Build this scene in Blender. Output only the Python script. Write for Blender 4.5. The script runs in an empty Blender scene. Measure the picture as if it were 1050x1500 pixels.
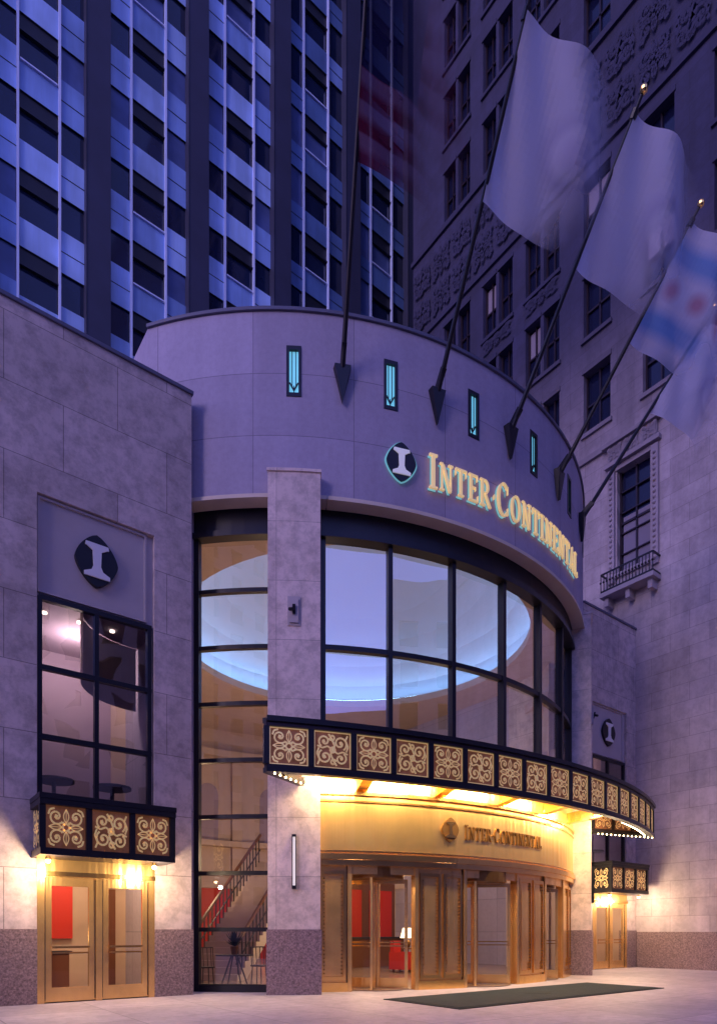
import bpy, math, random
from math import sin, cos, radians, pi, sqrt
from mathutils import Vector
random.seed(7)
scene = bpy.context.scene
D2R = pi/180

# ---------------------------------------------------------------- materials
MATS = {}
def M(name, col, rough=.6, metal=0., var=0., vscale=2., bump=0., bscale=30., emis=None, estr=0.,
      brick=None, mottle=None, zshade=None, spec=.5, streak=0., stain=0.):
    m = bpy.data.materials.new(name); m.use_nodes = True
    nt = m.node_tree; N = nt.nodes; L = nt.links
    bs = N['Principled BSDF']
    bs.inputs['Roughness'].default_value = rough
    bs.inputs['Metallic'].default_value = metal
    bs.inputs['Specular IOR Level'].default_value = spec
    base = N.new('ShaderNodeRGB'); base.outputs[0].default_value = (*col, 1)
    cur = base.outputs[0]
    tc = N.new('ShaderNodeTexCoord')
    hb = None
    if brick:
        w, h, off, ms, mort = brick
        uvn = N.new('ShaderNodeUVMap')
        br = N.new('ShaderNodeTexBrick'); br.offset = off; br.squash = 1
        br.inputs['Scale'].default_value = 1
        br.inputs['Brick Width'].default_value = w; br.inputs['Row Height'].default_value = h
        br.inputs['Mortar Size'].default_value = ms; br.inputs['Mortar Smooth'].default_value = .2
        c1 = tuple(min(1, c*1.06) for c in col); c2 = tuple(c*.88 for c in col)
        br.inputs['Color1'].default_value = (*c1, 1); br.inputs['Color2'].default_value = (*c2, 1)
        br.inputs['Mortar'].default_value = (*[c*mort for c in col], 1)
        L.new(uvn.outputs[0], br.inputs['Vector'])
        cur = br.outputs['Color']; hb = br.outputs['Fac']
    def mulnoise(cur, scale, lo, hi, detail=6, a=.3, b=.7, rough_=.6, stretch=None):
        no = N.new('ShaderNodeTexNoise'); no.inputs['Scale'].default_value = scale
        no.inputs['Detail'].default_value = detail; no.inputs['Roughness'].default_value = rough_
        if stretch:
            mp_ = N.new('ShaderNodeMapping'); mp_.inputs['Scale'].default_value = stretch
            L.new(tc.outputs['Object'], mp_.inputs[0]); L.new(mp_.outputs[0], no.inputs['Vector'])
        else: L.new(tc.outputs['Object'], no.inputs['Vector'])
        mr = N.new('ShaderNodeMapRange'); mr.inputs['From Min'].default_value = a; mr.inputs['From Max'].default_value = b
        mr.inputs['To Min'].default_value = lo; mr.inputs['To Max'].default_value = hi
        L.new(no.outputs['Fac'], mr.inputs['Value'])
        mx = N.new('ShaderNodeVectorMath'); mx.operation = 'SCALE'
        L.new(cur, mx.inputs[0]); L.new(mr.outputs[0], mx.inputs['Scale'])
        return mx.outputs[0]
    if var: cur = mulnoise(cur, vscale, 1-var, 1+var, 3)
    if mottle: cur = mulnoise(cur, mottle[0], 1-mottle[1], 1+mottle[1]*.6, 7, .38, .58, .75)
    if stain: cur = mulnoise(cur, 1., 1-stain, 1+stain*.4, 4, .35, .6, .6, (1.6, 1.6, .16))
    if zshade:  # shade painted into the base colour, deepening with height
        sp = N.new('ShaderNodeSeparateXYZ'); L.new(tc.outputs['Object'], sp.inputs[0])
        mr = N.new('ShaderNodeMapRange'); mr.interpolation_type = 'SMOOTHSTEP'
        mr.inputs['From Min'].default_value = zshade[0]; mr.inputs['From Max'].default_value = zshade[1]
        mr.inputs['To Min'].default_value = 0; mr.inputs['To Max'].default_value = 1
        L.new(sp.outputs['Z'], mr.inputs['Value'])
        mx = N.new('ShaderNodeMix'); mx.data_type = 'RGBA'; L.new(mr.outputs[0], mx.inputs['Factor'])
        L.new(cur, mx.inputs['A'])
        m3 = N.new('ShaderNodeVectorMath'); m3.operation = 'MULTIPLY'; m3.inputs[1].default_value = zshade[2]
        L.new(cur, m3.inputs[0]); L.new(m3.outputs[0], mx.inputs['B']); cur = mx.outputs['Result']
    L.new(cur, bs.inputs['Base Color'])
    if bump or hb or streak:
        no = N.new('ShaderNodeTexNoise'); no.inputs['Scale'].default_value = bscale; no.inputs['Detail'].default_value = 4
        L.new(tc.outputs['Object'], no.inputs['Vector'])
        bp = N.new('ShaderNodeBump'); bp.inputs['Strength'].default_value = max(bump, .15, streak); bp.inputs['Distance'].default_value = .02
        if streak:
            mp_ = N.new('ShaderNodeMapping'); mp_.inputs['Scale'].default_value = (5, 5, .25)
            L.new(tc.outputs['Object'], mp_.inputs[0]); L.new(mp_.outputs[0], no.inputs['Vector'])
            no.inputs['Scale'].default_value = 1.; no.inputs['Detail'].default_value = 2; bp.inputs['Distance'].default_value = .06
        if hb:
            ma = N.new('ShaderNodeMath'); ma.operation = 'MULTIPLY_ADD'; ma.inputs[1].default_value = -1.2
            L.new(hb, ma.inputs[0]); L.new(no.outputs['Fac'], ma.inputs[2]); L.new(ma.outputs[0], bp.inputs['Height'])
        else: L.new(no.outputs['Fac'], bp.inputs['Height'])
        L.new(bp.outputs[0], bs.inputs['Normal'])
    if emis:
        bs.inputs['Emission Color'].default_value = (*emis, 1); bs.inputs['Emission Strength'].default_value = estr
    MATS[name] = m
    return m

def glass(name, tint, refl=.12, rough=.0, wob=0.):
    m = bpy.data.materials.new(name); m.use_nodes = True
    nt = m.node_tree; N = nt.nodes; L = nt.links; N.clear()
    out = N.new('ShaderNodeOutputMaterial'); mix = N.new('ShaderNodeMixShader')
    tr = N.new('ShaderNodeBsdfTransparent'); tr.inputs[0].default_value = (*tint, 1)
    gl = N.new('ShaderNodeBsdfGlossy'); gl.inputs['Roughness'].default_value = rough
    gl.inputs['Color'].default_value = (.95, .95, 1, 1)
    lw = N.new('ShaderNodeLayerWeight'); lw.inputs['Blend'].default_value = .5
    pw = N.new('ShaderNodeMath'); pw.operation = 'POWER'; pw.inputs[1].default_value = 4
    L.new(lw.outputs['Facing'], pw.inputs[0])
    ad = N.new('ShaderNodeMath'); ad.operation = 'MULTIPLY_ADD'; ad.inputs[1].default_value = .7; ad.inputs[2].default_value = refl; ad.use_clamp = True
    L.new(pw.outputs[0], ad.inputs[0]); L.new(ad.outputs[0], mix.inputs[0])
    L.new(tr.outputs[0], mix.inputs[1]); L.new(gl.outputs[0], mix.inputs[2])
    if wob:
        tc = N.new('ShaderNodeTexCoord'); no = N.new('ShaderNodeTexNoise'); no.inputs['Scale'].default_value = .9; no.inputs['Detail'].default_value = 1
        L.new(tc.outputs['Object'], no.inputs['Vector'])
        bp = N.new('ShaderNodeBump'); bp.inputs['Strength'].default_value = wob; bp.inputs['Distance'].default_value = .08
        L.new(no.outputs['Fac'], bp.inputs['Height']); L.new(bp.outputs[0], gl.inputs['Normal'])
    L.new(mix.outputs[0], out.inputs[0])
    MATS[name] = m; return m

M('stone_mottled', (.58, .475, .465), .75, var=.08, vscale=.6, mottle=(3.2, .24), bump=.15, brick=(1.95, 1.22, .5, .008, .45), stain=.10)
M('stone_pier', (.72, .585, .54), .7, var=.08, vscale=.9, mottle=(4., .22), bump=.12, brick=(3.0, 1.22, 0., .006, .5))
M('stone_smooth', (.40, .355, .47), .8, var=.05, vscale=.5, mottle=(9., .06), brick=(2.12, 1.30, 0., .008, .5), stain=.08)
M('stone_panel', (.48, .42, .44), .8, var=.05)
M('stone_trim', (.66, .56, .46), .6, var=.06)  # warm tone paints in an uplight glow on the drum's lower moulding
M('granite', (.26, .18, .185), .35, var=.35, vscale=45., mottle=(22., .5))
M('coping', (.10, .10, .16), .5)
ZSHADE = (.055, .065, .17)  # blue-black tint: painted shade for the skyscraper's upper stone
M('limestone', (.50, .425, .44), .85, var=.12, vscale=.35, mottle=(2.5, .14), bump=.2, bscale=12, brick=(1.35, .62, .5, .008, .6), zshade=(12, 27, ZSHADE), stain=.14)
M('limestone_trim', (.41, .35, .38), .85, var=.15, vscale=1, bump=.5, bscale=9, zshade=(12, 27, ZSHADE))
M('facade_stone', (.42, .36, .36), .85, var=.15, vscale=.3)
M('black_metal', (.010, .010, .018), .35, spec=.4)
M('dark_bronze', (.030, .020, .03), .35, metal=.4)
M('bronze', (.98, .60, .20), .24, metal=1, var=.12, vscale=1.5, streak=.2)
M('bronze_satin', (.98, .64, .24), .30, metal=.9, var=.08, vscale=1.1, streak=.5)
M('bronze_panel', (.92, .58, .22), .27, metal=.8, var=.14, vscale=2.0, streak=.4)
M('bronze_dark', (.20, .10, .035), .45, metal=.8)
M('filigree', (.98, .70, .34), .32, metal=.75, emis=(1, .66, .28), estr=.27, var=.3, vscale=7)  # self-glow stands in for bulb light on the metal
M('amber_back', (.22, .10, .06), .5, metal=.3, var=.8, vscale=3.2, emis=(1, .34, .12), estr=.06)  # faint emission stands in for bulbs lighting the backing
M('gold_letter', (.95, .70, .34), .35, metal=.2, emis=(1, .70, .30), estr=.42)
M('white_paint', (.8, .8, .82), .5)
M('white_emblem', (.8, .8, .82), .5, emis=(.9, .9, 1), estr=.2)
M('tower_pier', (.018, .022, .060), .6, var=.15, vscale=.6)
M('tower_mullion', (.44, .54, .84), .4)
for i, c in enumerate([(.25, .39, .74), (.15, .26, .58), (.06, .12, .31)]):
    M('spandrel%d' % i, c, .45, var=.30, vscale=.22, stain=.15)
M('tower_glass', (.008, .014, .045), .06, metal=0, spec=.6, var=.3, vscale=.4)
M('tower_glass_blind', (.05, .08, .22), .3, var=.3, vscale=.5)
M('tower_vent', (.005, .007, .02), .5)
M('old_glass', (.006, .008, .03), .12, spec=.45)
M('curtain', (.20, .18, .24), .8)
M('pavement', (.56, .48, .51), .55, var=.12, vscale=.8, mottle=(5, .14), bump=.1, brick=(1.6, 1.6, 0., .010, .55))
M('asphalt', (.05, .05, .055), .8, var=.2, vscale=3, bump=.3)
M('kerb', (.3, .3, .32), .7)
M('mat_cloth', (.020, .034, .040), .95, var=.2, vscale=5, bump=.3, bscale=80)
M('mat_edge', (.012, .02, .02), .9)
M('int_wall', (.50, .38, .33), .7, var=.05)
M('int_red', (.55, .025, .015), .6)
M('int_floor', (.35, .24, .17), .2, var=.2)
M('int_dome', (.52, .54, .74), .8)
M('int_wood', (.16, .06, .03), .4)
M('int_dark', (.03, .025, .03), .5)
M('int_room', (.32, .25, .34), .8)
M('cove_glow', (.6, .9, 1), .5, emis=(.40, .78, 1), estr=8)
M('slot_glow', (.15, .5, .6), .4, emis=(.18, .60, .85), estr=.75, var=.2)
M('halo', (.08, .30, .34), .4, emis=(.30, .80, .95), estr=.38)
M('bulb', (1, .8, .5), .4, emis=(1, .72, .36), estr=20)
M('lamp_shade', (1, .85, .6), .6, emis=(1, .75, .40), estr=3.0)
M('downlight', (1, .9, .7), .6, emis=(1, .85, .65), estr=4)
M('sconce_glow', (.9, .85, .8), .4, emis=(1, .92, .85), estr=.45)
glass('glass_main', (.78, .82, .95), .30, wob=.03)
glass('glass_side', (.84, .84, .92), .12, wob=.03)
glass('glass_wing', (.82, .78, .84), .20, wob=.10)
glass('glass_door', (.96, .96, .96), .03)

# ---------------------------------------------------------------- builder
class B:
    def __init__(s): s.v = []; s.f = []; s.uv = []; s.m = []; s.ml = []
    def mi(s, name):
        if name not in s.ml: s.ml.append(name)
        return s.ml.index(name)
    def poly(s, pts, mat, uvs=None):
        n = len(s.v); s.v += [tuple(p) for p in pts]; s.f.append(tuple(range(n, n+len(pts))))
        if uvs is None:
            a = Vector(pts[1])-Vector(pts[0]); b = Vector(pts[-1])-Vector(pts[0]); no = a.cross(b)
            ax = max(range(3), key=lambda i: abs(no[i]))
            uvs = [((p[1], p[2]) if ax == 0 else (p[0], p[2]) if ax == 1 else (p[0], p[1])) for p in pts]
        s.uv.append(uvs); s.m.append(s.mi(mat))
    def box(s, x0, x1, y0, y1, z0, z1, mat):
        c = [(x0,y0,z0),(x1,y0,z0),(x1,y1,z0),(x0,y1,z0),(x0,y0,z1),(x1,y0,z1),(x1,y1,z1),(x0,y1,z1)]
        for q in ((0,1,5,4),(1,2,6,5),(2,3,7,6),(3,0,4,7),(4,5,6,7),(3,2,1,0)): s.poly([c[i] for i in q], mat)
    def obox(s, p0, p1, w, h, mat, up=(0,0,1)):
        p0 = Vector(p0); p1 = Vector(p1); d = (p1-p0).normalized(); u = Vector(up)
        if abs(d.dot(u)) > .99: u = Vector((0,1,0))
        r = d.cross(u).normalized()*w/2; t = r.cross(d).normalized()*h/2
        c = [p0-r-t, p0+r-t, p0+r+t, p0-r+t, p1-r-t, p1+r-t, p1+r+t, p1-r+t]
        for q in ((0,1,2,3),(7,6,5,4),(0,4,5,1),(1,5,6,2),(2,6,7,3),(3,7,4,0)): s.poly([c[i] for i in q], mat)
    def arc(s, C, r0, r1, p0, p1, z0, z1, mat, step=2.):
        n = max(1, int(abs(p1-p0)/step+.5)); 
        def P(ph, r, z): return (C[0]+r*sin(ph*D2R), C[1]-r*cos(ph*D2R), z)
        for i in range(n):
            a = p0+(p1-p0)*i/n; b = p0+(p1-p0)*(i+1)/n; ua = a*D2R*r1; ub = b*D2R*r1
            s.poly([P(a,r1,z0),P(b,r1,z0),P(b,r1,z1),P(a,r1,z1)], mat, [(ua,z0),(ub,z0),(ub,z1),(ua,z1)])
            s.poly([P(b,r0,z0),P(a,r0,z0),P(a,r0,z1),P(b,r0,z1)], mat, [(ub,z0),(ua,z0),(ua,z1),(ub,z1)])
            s.poly([P(a,r0,z1),P(a,r1,z1),P(b,r1,z1),P(b,r0,z1)], mat)
            s.poly([P(a,r0,z0),P(b,r0,z0),P(b,r1,z0),P(a,r1,z0)], mat)
        for a in (p0, p1): s.poly([P(a,r0,z0),P(a,r1,z0),P(a,r1,z1),P(a,r0,z1)], mat, [(0,z0),(r1-r0,z0),(r1-r0,z1),(0,z1)])
    def sheet(s, C, r, p0, p1, z0, z1, mat, step=2.):
        n = max(1, int(abs(p1-p0)/step+.5)); 
        def P(ph, z): return (C[0]+r*sin(ph*D2R), C[1]-r*cos(ph*D2R), z)
        for i in range(n):
            a = p0+(p1-p0)*i/n; b = p0+(p1-p0)*(i+1)/n
            s.poly([P(a,z0),P(b,z0),P(b,z1),P(a,z1)], mat, [(a*D2R*r,z0),(b*D2R*r,z0),(b*D2R*r,z1),(a*D2R*r,z1)])
    def cyl(s, p0, p1, r0, r1, mat, n=10, caps=True):
        p0 = Vector(p0); p1 = Vector(p1); d = (p1-p0).normalized(); u = Vector((0,0,1)) if abs(d.z) < .95 else Vector((1,0,0))
        a = d.cross(u).normalized(); b = a.cross(d)
        R = [[p + (a*cos(2*pi*i/n)+b*sin(2*pi*i/n))*r for i in range(n)] for p, r in ((p0,r0),(p1,r1))]
        for i in range(n):
            j = (i+1) % n; s.poly([R[0][i],R[0][j],R[1][j],R[1][i]], mat)
        if caps:
            if r0 > 1e-4: s.poly(R[0][::-1], mat)
            if r1 > 1e-4: s.poly(R[1], mat)
    def sph(s, c, r, mat, n=8, sz=1.):
        m = max(4, n//2+1)
        def P(i, j): th = pi*i/m; ph = 2*pi*j/n; return (c[0]+r*sin(th)*cos(ph), c[1]+r*sin(th)*sin(ph), c[2]+r*sz*cos(th))
        for i in range(m):
            for j in range(n): 
                if i == 0: s.poly([P(0,0),P(1,j),P(1,j+1)], mat)
                elif i == m-1: s.poly([P(i,j),P(m,0),P(i,j+1)], mat)
                else: s.poly([P(i,j),P(i+1,j),P(i+1,j+1),P(i,j+1)], mat)
    def obj(s, name, parent=None, smooth=False):
        me = bpy.data.meshes.new(name); me.from_pydata(s.v, [], s.f)
        for n in s.ml: me.materials.append(MATS[n])
        uvl = me.uv_layers.new(name='UVMap'); k = 0; flat = []
        for u in s.uv:
            for a in u: flat += [a[0], a[1]]
        uvl.data.foreach_set('uv', flat)
        me.polygons.foreach_set('material_index', s.m)
        if smooth: me.polygons.foreach_set('use_smooth', [True]*len(s.f))
        me.update()
        o = bpy.data.objects.new(name, me); scene.collection.objects.link(o)
        if parent: o.parent = parent
        return o

def empty(name, loc=(0,0,0)):
    e = bpy.data.objects.new(name, None); e.empty_display_size = .3; scene.collection.objects.link(e); return e

def openwall(b, mapf, u0, u1, z0, z1, ops, mat, depth, revmat=None, extra=()):
    us = sorted(set([u0,u1]+[o[0] for o in ops]+[o[1] for o in ops]+list(extra))); zs = sorted(set([z0,z1]+[o[2] for o in ops]+[o[3] for o in ops]))
    us = [u for u in us if u0-1e-6 <= u <= u1+1e-6]
    for i in range(len(us)-1):
        for j in range(len(zs)-1):
            a, c, d, e = us[i], us[i+1], zs[j], zs[j+1]; mu = (a+c)/2; mz = (d+e)/2
            if any(o[0] < mu < o[1] and o[2] < mz < o[3] for o in ops): continue
            b.poly([mapf(a,d,0),mapf(c,d,0),mapf(c,e,0),mapf(a,e,0)], mat, [(a,d),(c,d),(c,e),(a,e)])
    rm = revmat or mat
    for (a, c, d, e) in ops:
        q = [(a,d),(c,d),(c,e),(a,e)]
        for k in range(4):
            (ua,za),(ub,zb) = q[k], q[(k+1)%4]
            b.poly([mapf(ua,za,0),mapf(ub,zb,0),mapf(ub,zb,depth),mapf(ua,za,depth)], rm, [(ua,za),(ub,zb),(ub+.01,zb+depth),(ua+.01,za+depth)])

def light(name, loc, e, col, r=.1, parent=None):
    l = bpy.data.lights.new(name, 'POINT'); l.energy = e; l.color = col; l.shadow_soft_size = r
    o = bpy.data.objects.new(name, l); o.location = loc; scene.collection.objects.link(o)
    if parent: o.parent = parent
    return o
def area(name, loc, tgt, sx, sy, e, col, parent=None):
    l = bpy.data.lights.new(name, 'AREA'); l.shape = 'RECTANGLE'; l.size = sx; l.size_y = sy; l.energy = e; l.color = col
    o = bpy.data.objects.new(name, l); o.location = loc; scene.collection.objects.link(o)
    o.rotation_euler = (Vector(tgt)-Vector(loc)).to_track_quat('-Z', 'Y').to_euler()
    if parent: o.parent = parent

C = (12.35, 19.2); R = 9.2
def P(ph, r, z=0): return (C[0]+r*sin(ph*D2R), C[1]-r*cos(ph*D2R), z)

# ---------------------------------------------------------------- lettering
def ring(w, h, cx, cy, rx, ry, tx, ty, a0=0, a1=360, n=20):
    out = []
    for k in range(n):
        a = (a0+(a1-a0)*k/n)*D2R; b = (a0+(a1-a0)*(k+1)/n)*D2R
        out.append([(cx+rx*cos(a),cy+ry*sin(a)),(cx+rx*cos(b),cy+ry*sin(b)),(cx+(rx-tx)*cos(b),cy+(ry-ty)*sin(b)),(cx+(rx-tx)*cos(a),cy+(ry-ty)*sin(a))])
    return out
def rc(a, b, c, d): return [(a,c),(b,c),(b,d),(a,d)]
def letter(ch):
    s = .06
    if ch == 'I': return .42, [rc(.13,.29,s,1-s), rc(0,.42,0,s), rc(0,.42,1-s,1)]
    if ch == 'N': return .90, [rc(.12,.19,s,1-s), rc(.71,.78,s,1-s), [(.10,1-s),(.28,1-s),(.78,.0),(.62,.0)], rc(0,.30,0,s), rc(0,.22,1-s,1), rc(.58,.90,1-s,1)]
    if ch == 'T': return .80, [rc(.32,.48,s,.93), rc(.2,.6,0,s), rc(0,.8,.93,1), rc(0,.05,.74,.93), rc(.75,.8,.74,.93)]
    if ch == 'E': return .70, [rc(.10,.26,s,.94), rc(0,.70,0,s), rc(0,.66,.94,1), rc(.26,.52,.48,.54), rc(.65,.70,s,.24), rc(.61,.66,.78,.94), rc(.48,.53,.40,.48)]
    if ch == 'R': return .85, [rc(.10,.26,s,.94), rc(0,.38,0,s), rc(0,.40,.94,1)] + ring(0,0,.38,.73,.32,.27,.15,.06,-90,90,10) + [rc(.26,.38,.46,.52), [(.34,.46),(.50,.46),(.88,0),(.70,0)]]
    if ch == 'C': return .85, ring(0,0,.44,.5,.44,.52,.16,.06,48,312,18) + [rc(.70,.75,.70,.95), rc(.70,.75,.06,.28)]
    if ch == 'O': return .92, ring(0,0,.46,.5,.46,.52,.16,.06,0,360,22)
    if ch == 'A': return .88, [[(.08,0),(.15,0),(.47,.98),(.40,1.02)], [(.62,0),(.80,0),(.50,1.02),(.40,1.02)], rc(.22,.60,.30,.36), rc(0,.26,-.001,s), rc(.54,.90,-.001,s)]
    if ch == 'L': return .68, [rc(.10,.26,s,1-s), rc(0,.40,1-s,1), rc(0,.68,0,s), rc(.62,.68,s,.26)]
    if ch == '.': return .22, [[(.03,.5),(.11,.40),(.19,.5),(.11,.60)]]
    return .4, []
def sign(b, text, pa, pb, z0, h, r0, r1, mat, scale_first=1.25):
    gap = .17; items = []; x = 0
    for k, ch in enumerate(text):
        w, pl = letter(ch); sc = scale_first if k in (0, 6) else 1.
        items.append((x, sc, pl)); x += w*sc+gap
    x -= gap; k = (pb-pa)/x; e = 0
    for (x0, sc, pl) in items:
        for p in pl:
            e = (e+1) % 7; rr = r1+e*.0012
            pts = [(pa+(x0+u*sc)*k, z0+v*h*sc-(sc-1)*h*.12) for u, v in p]
            F = [P(a, rr, z) for a, z in pts]; G = [P(a, r0, z) for a, z in pts]
            b.poly(F, mat)
            for i in range(len(p)):
                j = (i+1) % len(p); b.poly([G[i], G[j], F[j], F[i]], mat)
def emblem(b, mapf, h, back, front, halo=None):
    n = 28; pts = []
    for i in range(n+1):
        z = -1+2*i/n; pts.append((.80*max(0, 1-abs(z)**1.55)**.72, z))
    out = [(x, z) for x, z in pts] + [(-x, z) for x, z in pts[::-1][1:-1]]
    def slab(sh, d0, d1, mat):
        F = [mapf(u*h, v*h, d1) for u, v in sh]; G = [mapf(u*h, v*h, d0) for u, v in sh]
        cF = mapf(sum(u for u, v in sh)/len(sh)*h, sum(v for u, v in sh)/len(sh)*h, d1)
        for i in range(len(sh)):
            j = (i+1) % len(sh); b.poly([G[i],G[j],F[j],F[i]], mat); b.poly([F[i],F[j],cF], mat)
    if halo: slab([(u*1.10, v*1.06) for u, v in out], .03, .045, halo)
    slab(out, .05 if halo else 0, .08, back)
    for k, q in enumerate(([(-.44,.50),(.44,.50),(.42,.64),(-.42,.64)], [(-.17,.36),(.17,.36),(.40,.502),(-.40,.502)], [(-.14,-.22),(.14,-.22),(.165,.362),(-.165,.362)],
              [(-.22,-.40),(.22,-.40),(.14,-.218),(-.14,-.218)], [(-.48,-.52),(.48,-.52),(.22,-.398),(-.22,-.398)], [(-.48,-.66),(.48,-.66),(.48,-.518),(-.48,-.518)])):
        slab(q, .082, .105+.001*(k % 2), front)

# ---------------------------------------------------------------- filigree ornament panels
def filigree(b, mapf, w, h, mat, k=1., alt=0):
    def strip(pl, wd):
        wd *= k
        for i in range(len(pl)-1):
            (x0,y0),(x1,y1) = pl[i], pl[i+1]; dx, dy = x1-x0, y1-y0; l = sqrt(dx*dx+dy*dy) or 1
            nx, ny = -dy/l*wd/2, dx/l*wd/2
            q = [(x0+nx,y0+ny),(x1+nx,y1+ny),(x1-nx,y1-ny),(x0-nx,y0-ny)]
            b.poly([mapf(u*w, v*h, .02+.001*(i%3)) for u, v in q], mat)
    if alt:
        for q in (-1, 1):
            for (cx, cy, r0, s0, sw) in ((.22, .20, .21, -60, 500), (.24, -.24, .18, 60, -460), (-.02, .36, .10, 200, 420)):
                pl = []
                for i in range(19):
                    t = i/18; a = (s0+sw*t)*D2R; r = r0*(1-.8*t); pl.append((q*(cx+r*cos(a)), q*(cy+r*sin(a))))
                strip(pl, .055)
            strip([(q*-.45, q*.10), (q*-.30, q*.04), (q*-.15, q*.10), (0, 0)], .05)
            strip([(q*-.12, q*.45), (q*-.02, q*.30), (q*.06, q*.12), (0, 0)], .06)
            strip([(q*.44, q*.44), (q*.38, q*.30), (q*.46, q*.12), (q*.40, q*-.04)], .05)
            strip([(q*.20, q*.19), (q*.27, q*.22)], .10); strip([(q*.22, q*-.25), (q*.29, q*-.22)], .09)
        strip([(.08*cos(t*pi/5), .08*sin(t*pi/5)) for t in range(11)], .05)
        return
    for qx in (-1, 1):
        for qy in (-1, 1):
            pl = [];
            for i in range(17):
                t = i/16; a = (-135+430*t)*D2R; r = .20*(1-.78*t); pl.append((qx*(.255+r*cos(a)), qy*(.255+r*sin(a))))
            strip(pl, .05)
            strip([(qx*.03, qy*.05), (qx*.10, qy*.13), (qx*.12, qy*.12)], .06)
            strip([(qx*.30, qy*.46), (qx*.42, qy*.42), (qx*.46, qy*.30)], .05)
            strip([(qx*.22, qy*.24), (qx*.30, qy*.27)], .10)
    for a in range(4):
        ca, sa = [(1,0),(0,1),(-1,0),(0,-1)][a]
        for sg in (-1, 1):
            pl = []
            for i in range(7):
                t = i/6; rr = .10+.34*t; o = sg*.07*sin(pi*t); pl.append((ca*rr-sa*o, sa*rr+ca*o))
            strip(pl, .032)
        strip([(ca*.06, sa*.06), (ca*.46, sa*.46)], .02)
    strip([(.09*cos(t*pi/5), .09*sin(t*pi/5)) for t in range(11)], .05)

def balcony_box(name, X0, X1, parent):
    e = empty(name); e.parent = parent
    b = B(); y0, y1, z0, z1 = 12.0, 12.74, 2.68, 3.58
    b.box(X0+.06, X1-.06, y0+.07, y1, z0+.02, z1-.02, 'dark_bronze')
    b.box(X0-.06, X1+.06, y0-.06, y1, z1, z1+.09, 'black_metal')
    b.box(X0-.05, X1+.05, y0-.05, y1, z1-.10, z1-.002, 'black_metal')
    b.box(X0-.04, X1+.04, y0-.04, y1, z0-.06, z0+.06, 'black_metal')
    n = 3; w = (X1-X0)/n
    for k in range(n+1): b.box(X0+w*k-.05, X0+w*k+.05, y0-.02, y0+.06, z0+.06, z1-.1, 'black_metal')
    f = B()
    for k in range(n):
        cx = X0+w*(k+.5); cz = (z0+z1)/2-.02
        f.box(cx-w/2+.055, cx+w/2-.055, y0+.03, y0+.048, z0+.062, z1-.102, 'amber_back')
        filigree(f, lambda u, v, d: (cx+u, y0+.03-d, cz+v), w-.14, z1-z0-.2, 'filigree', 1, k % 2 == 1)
    for xx, sg in ((X0, -1), (X1, 1)):
        cy = (y0+y1)/2; cz = (z0+z1)/2-.02
        filigree(f, lambda u, v, d: (xx+sg*(d), cy+u, cz+v), y1-y0-.2, z1-z0-.2, 'filigree')
    b.obj('frame', e); f.obj('filigree_panels', e)
    g = B()
    for k, xx in enumerate((X0+.12, X1-.30)):
        g.cyl((xx, y0+.15, z0-.07), (xx, y0+.15, z0-.13), .035, .06, 'bronze', 10)
        g.sph((xx, y0+.15, z0-.15), .045, 'bulb', 6)
        light('door_lamp', (xx, y0+.02, z0-.28), 85, (1, .72, .44), .05, e)
    g.obj('lamps', e)
    return e

# ================================================================= HOTEL
hotel = empty('hotel_entrance_building')

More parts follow.
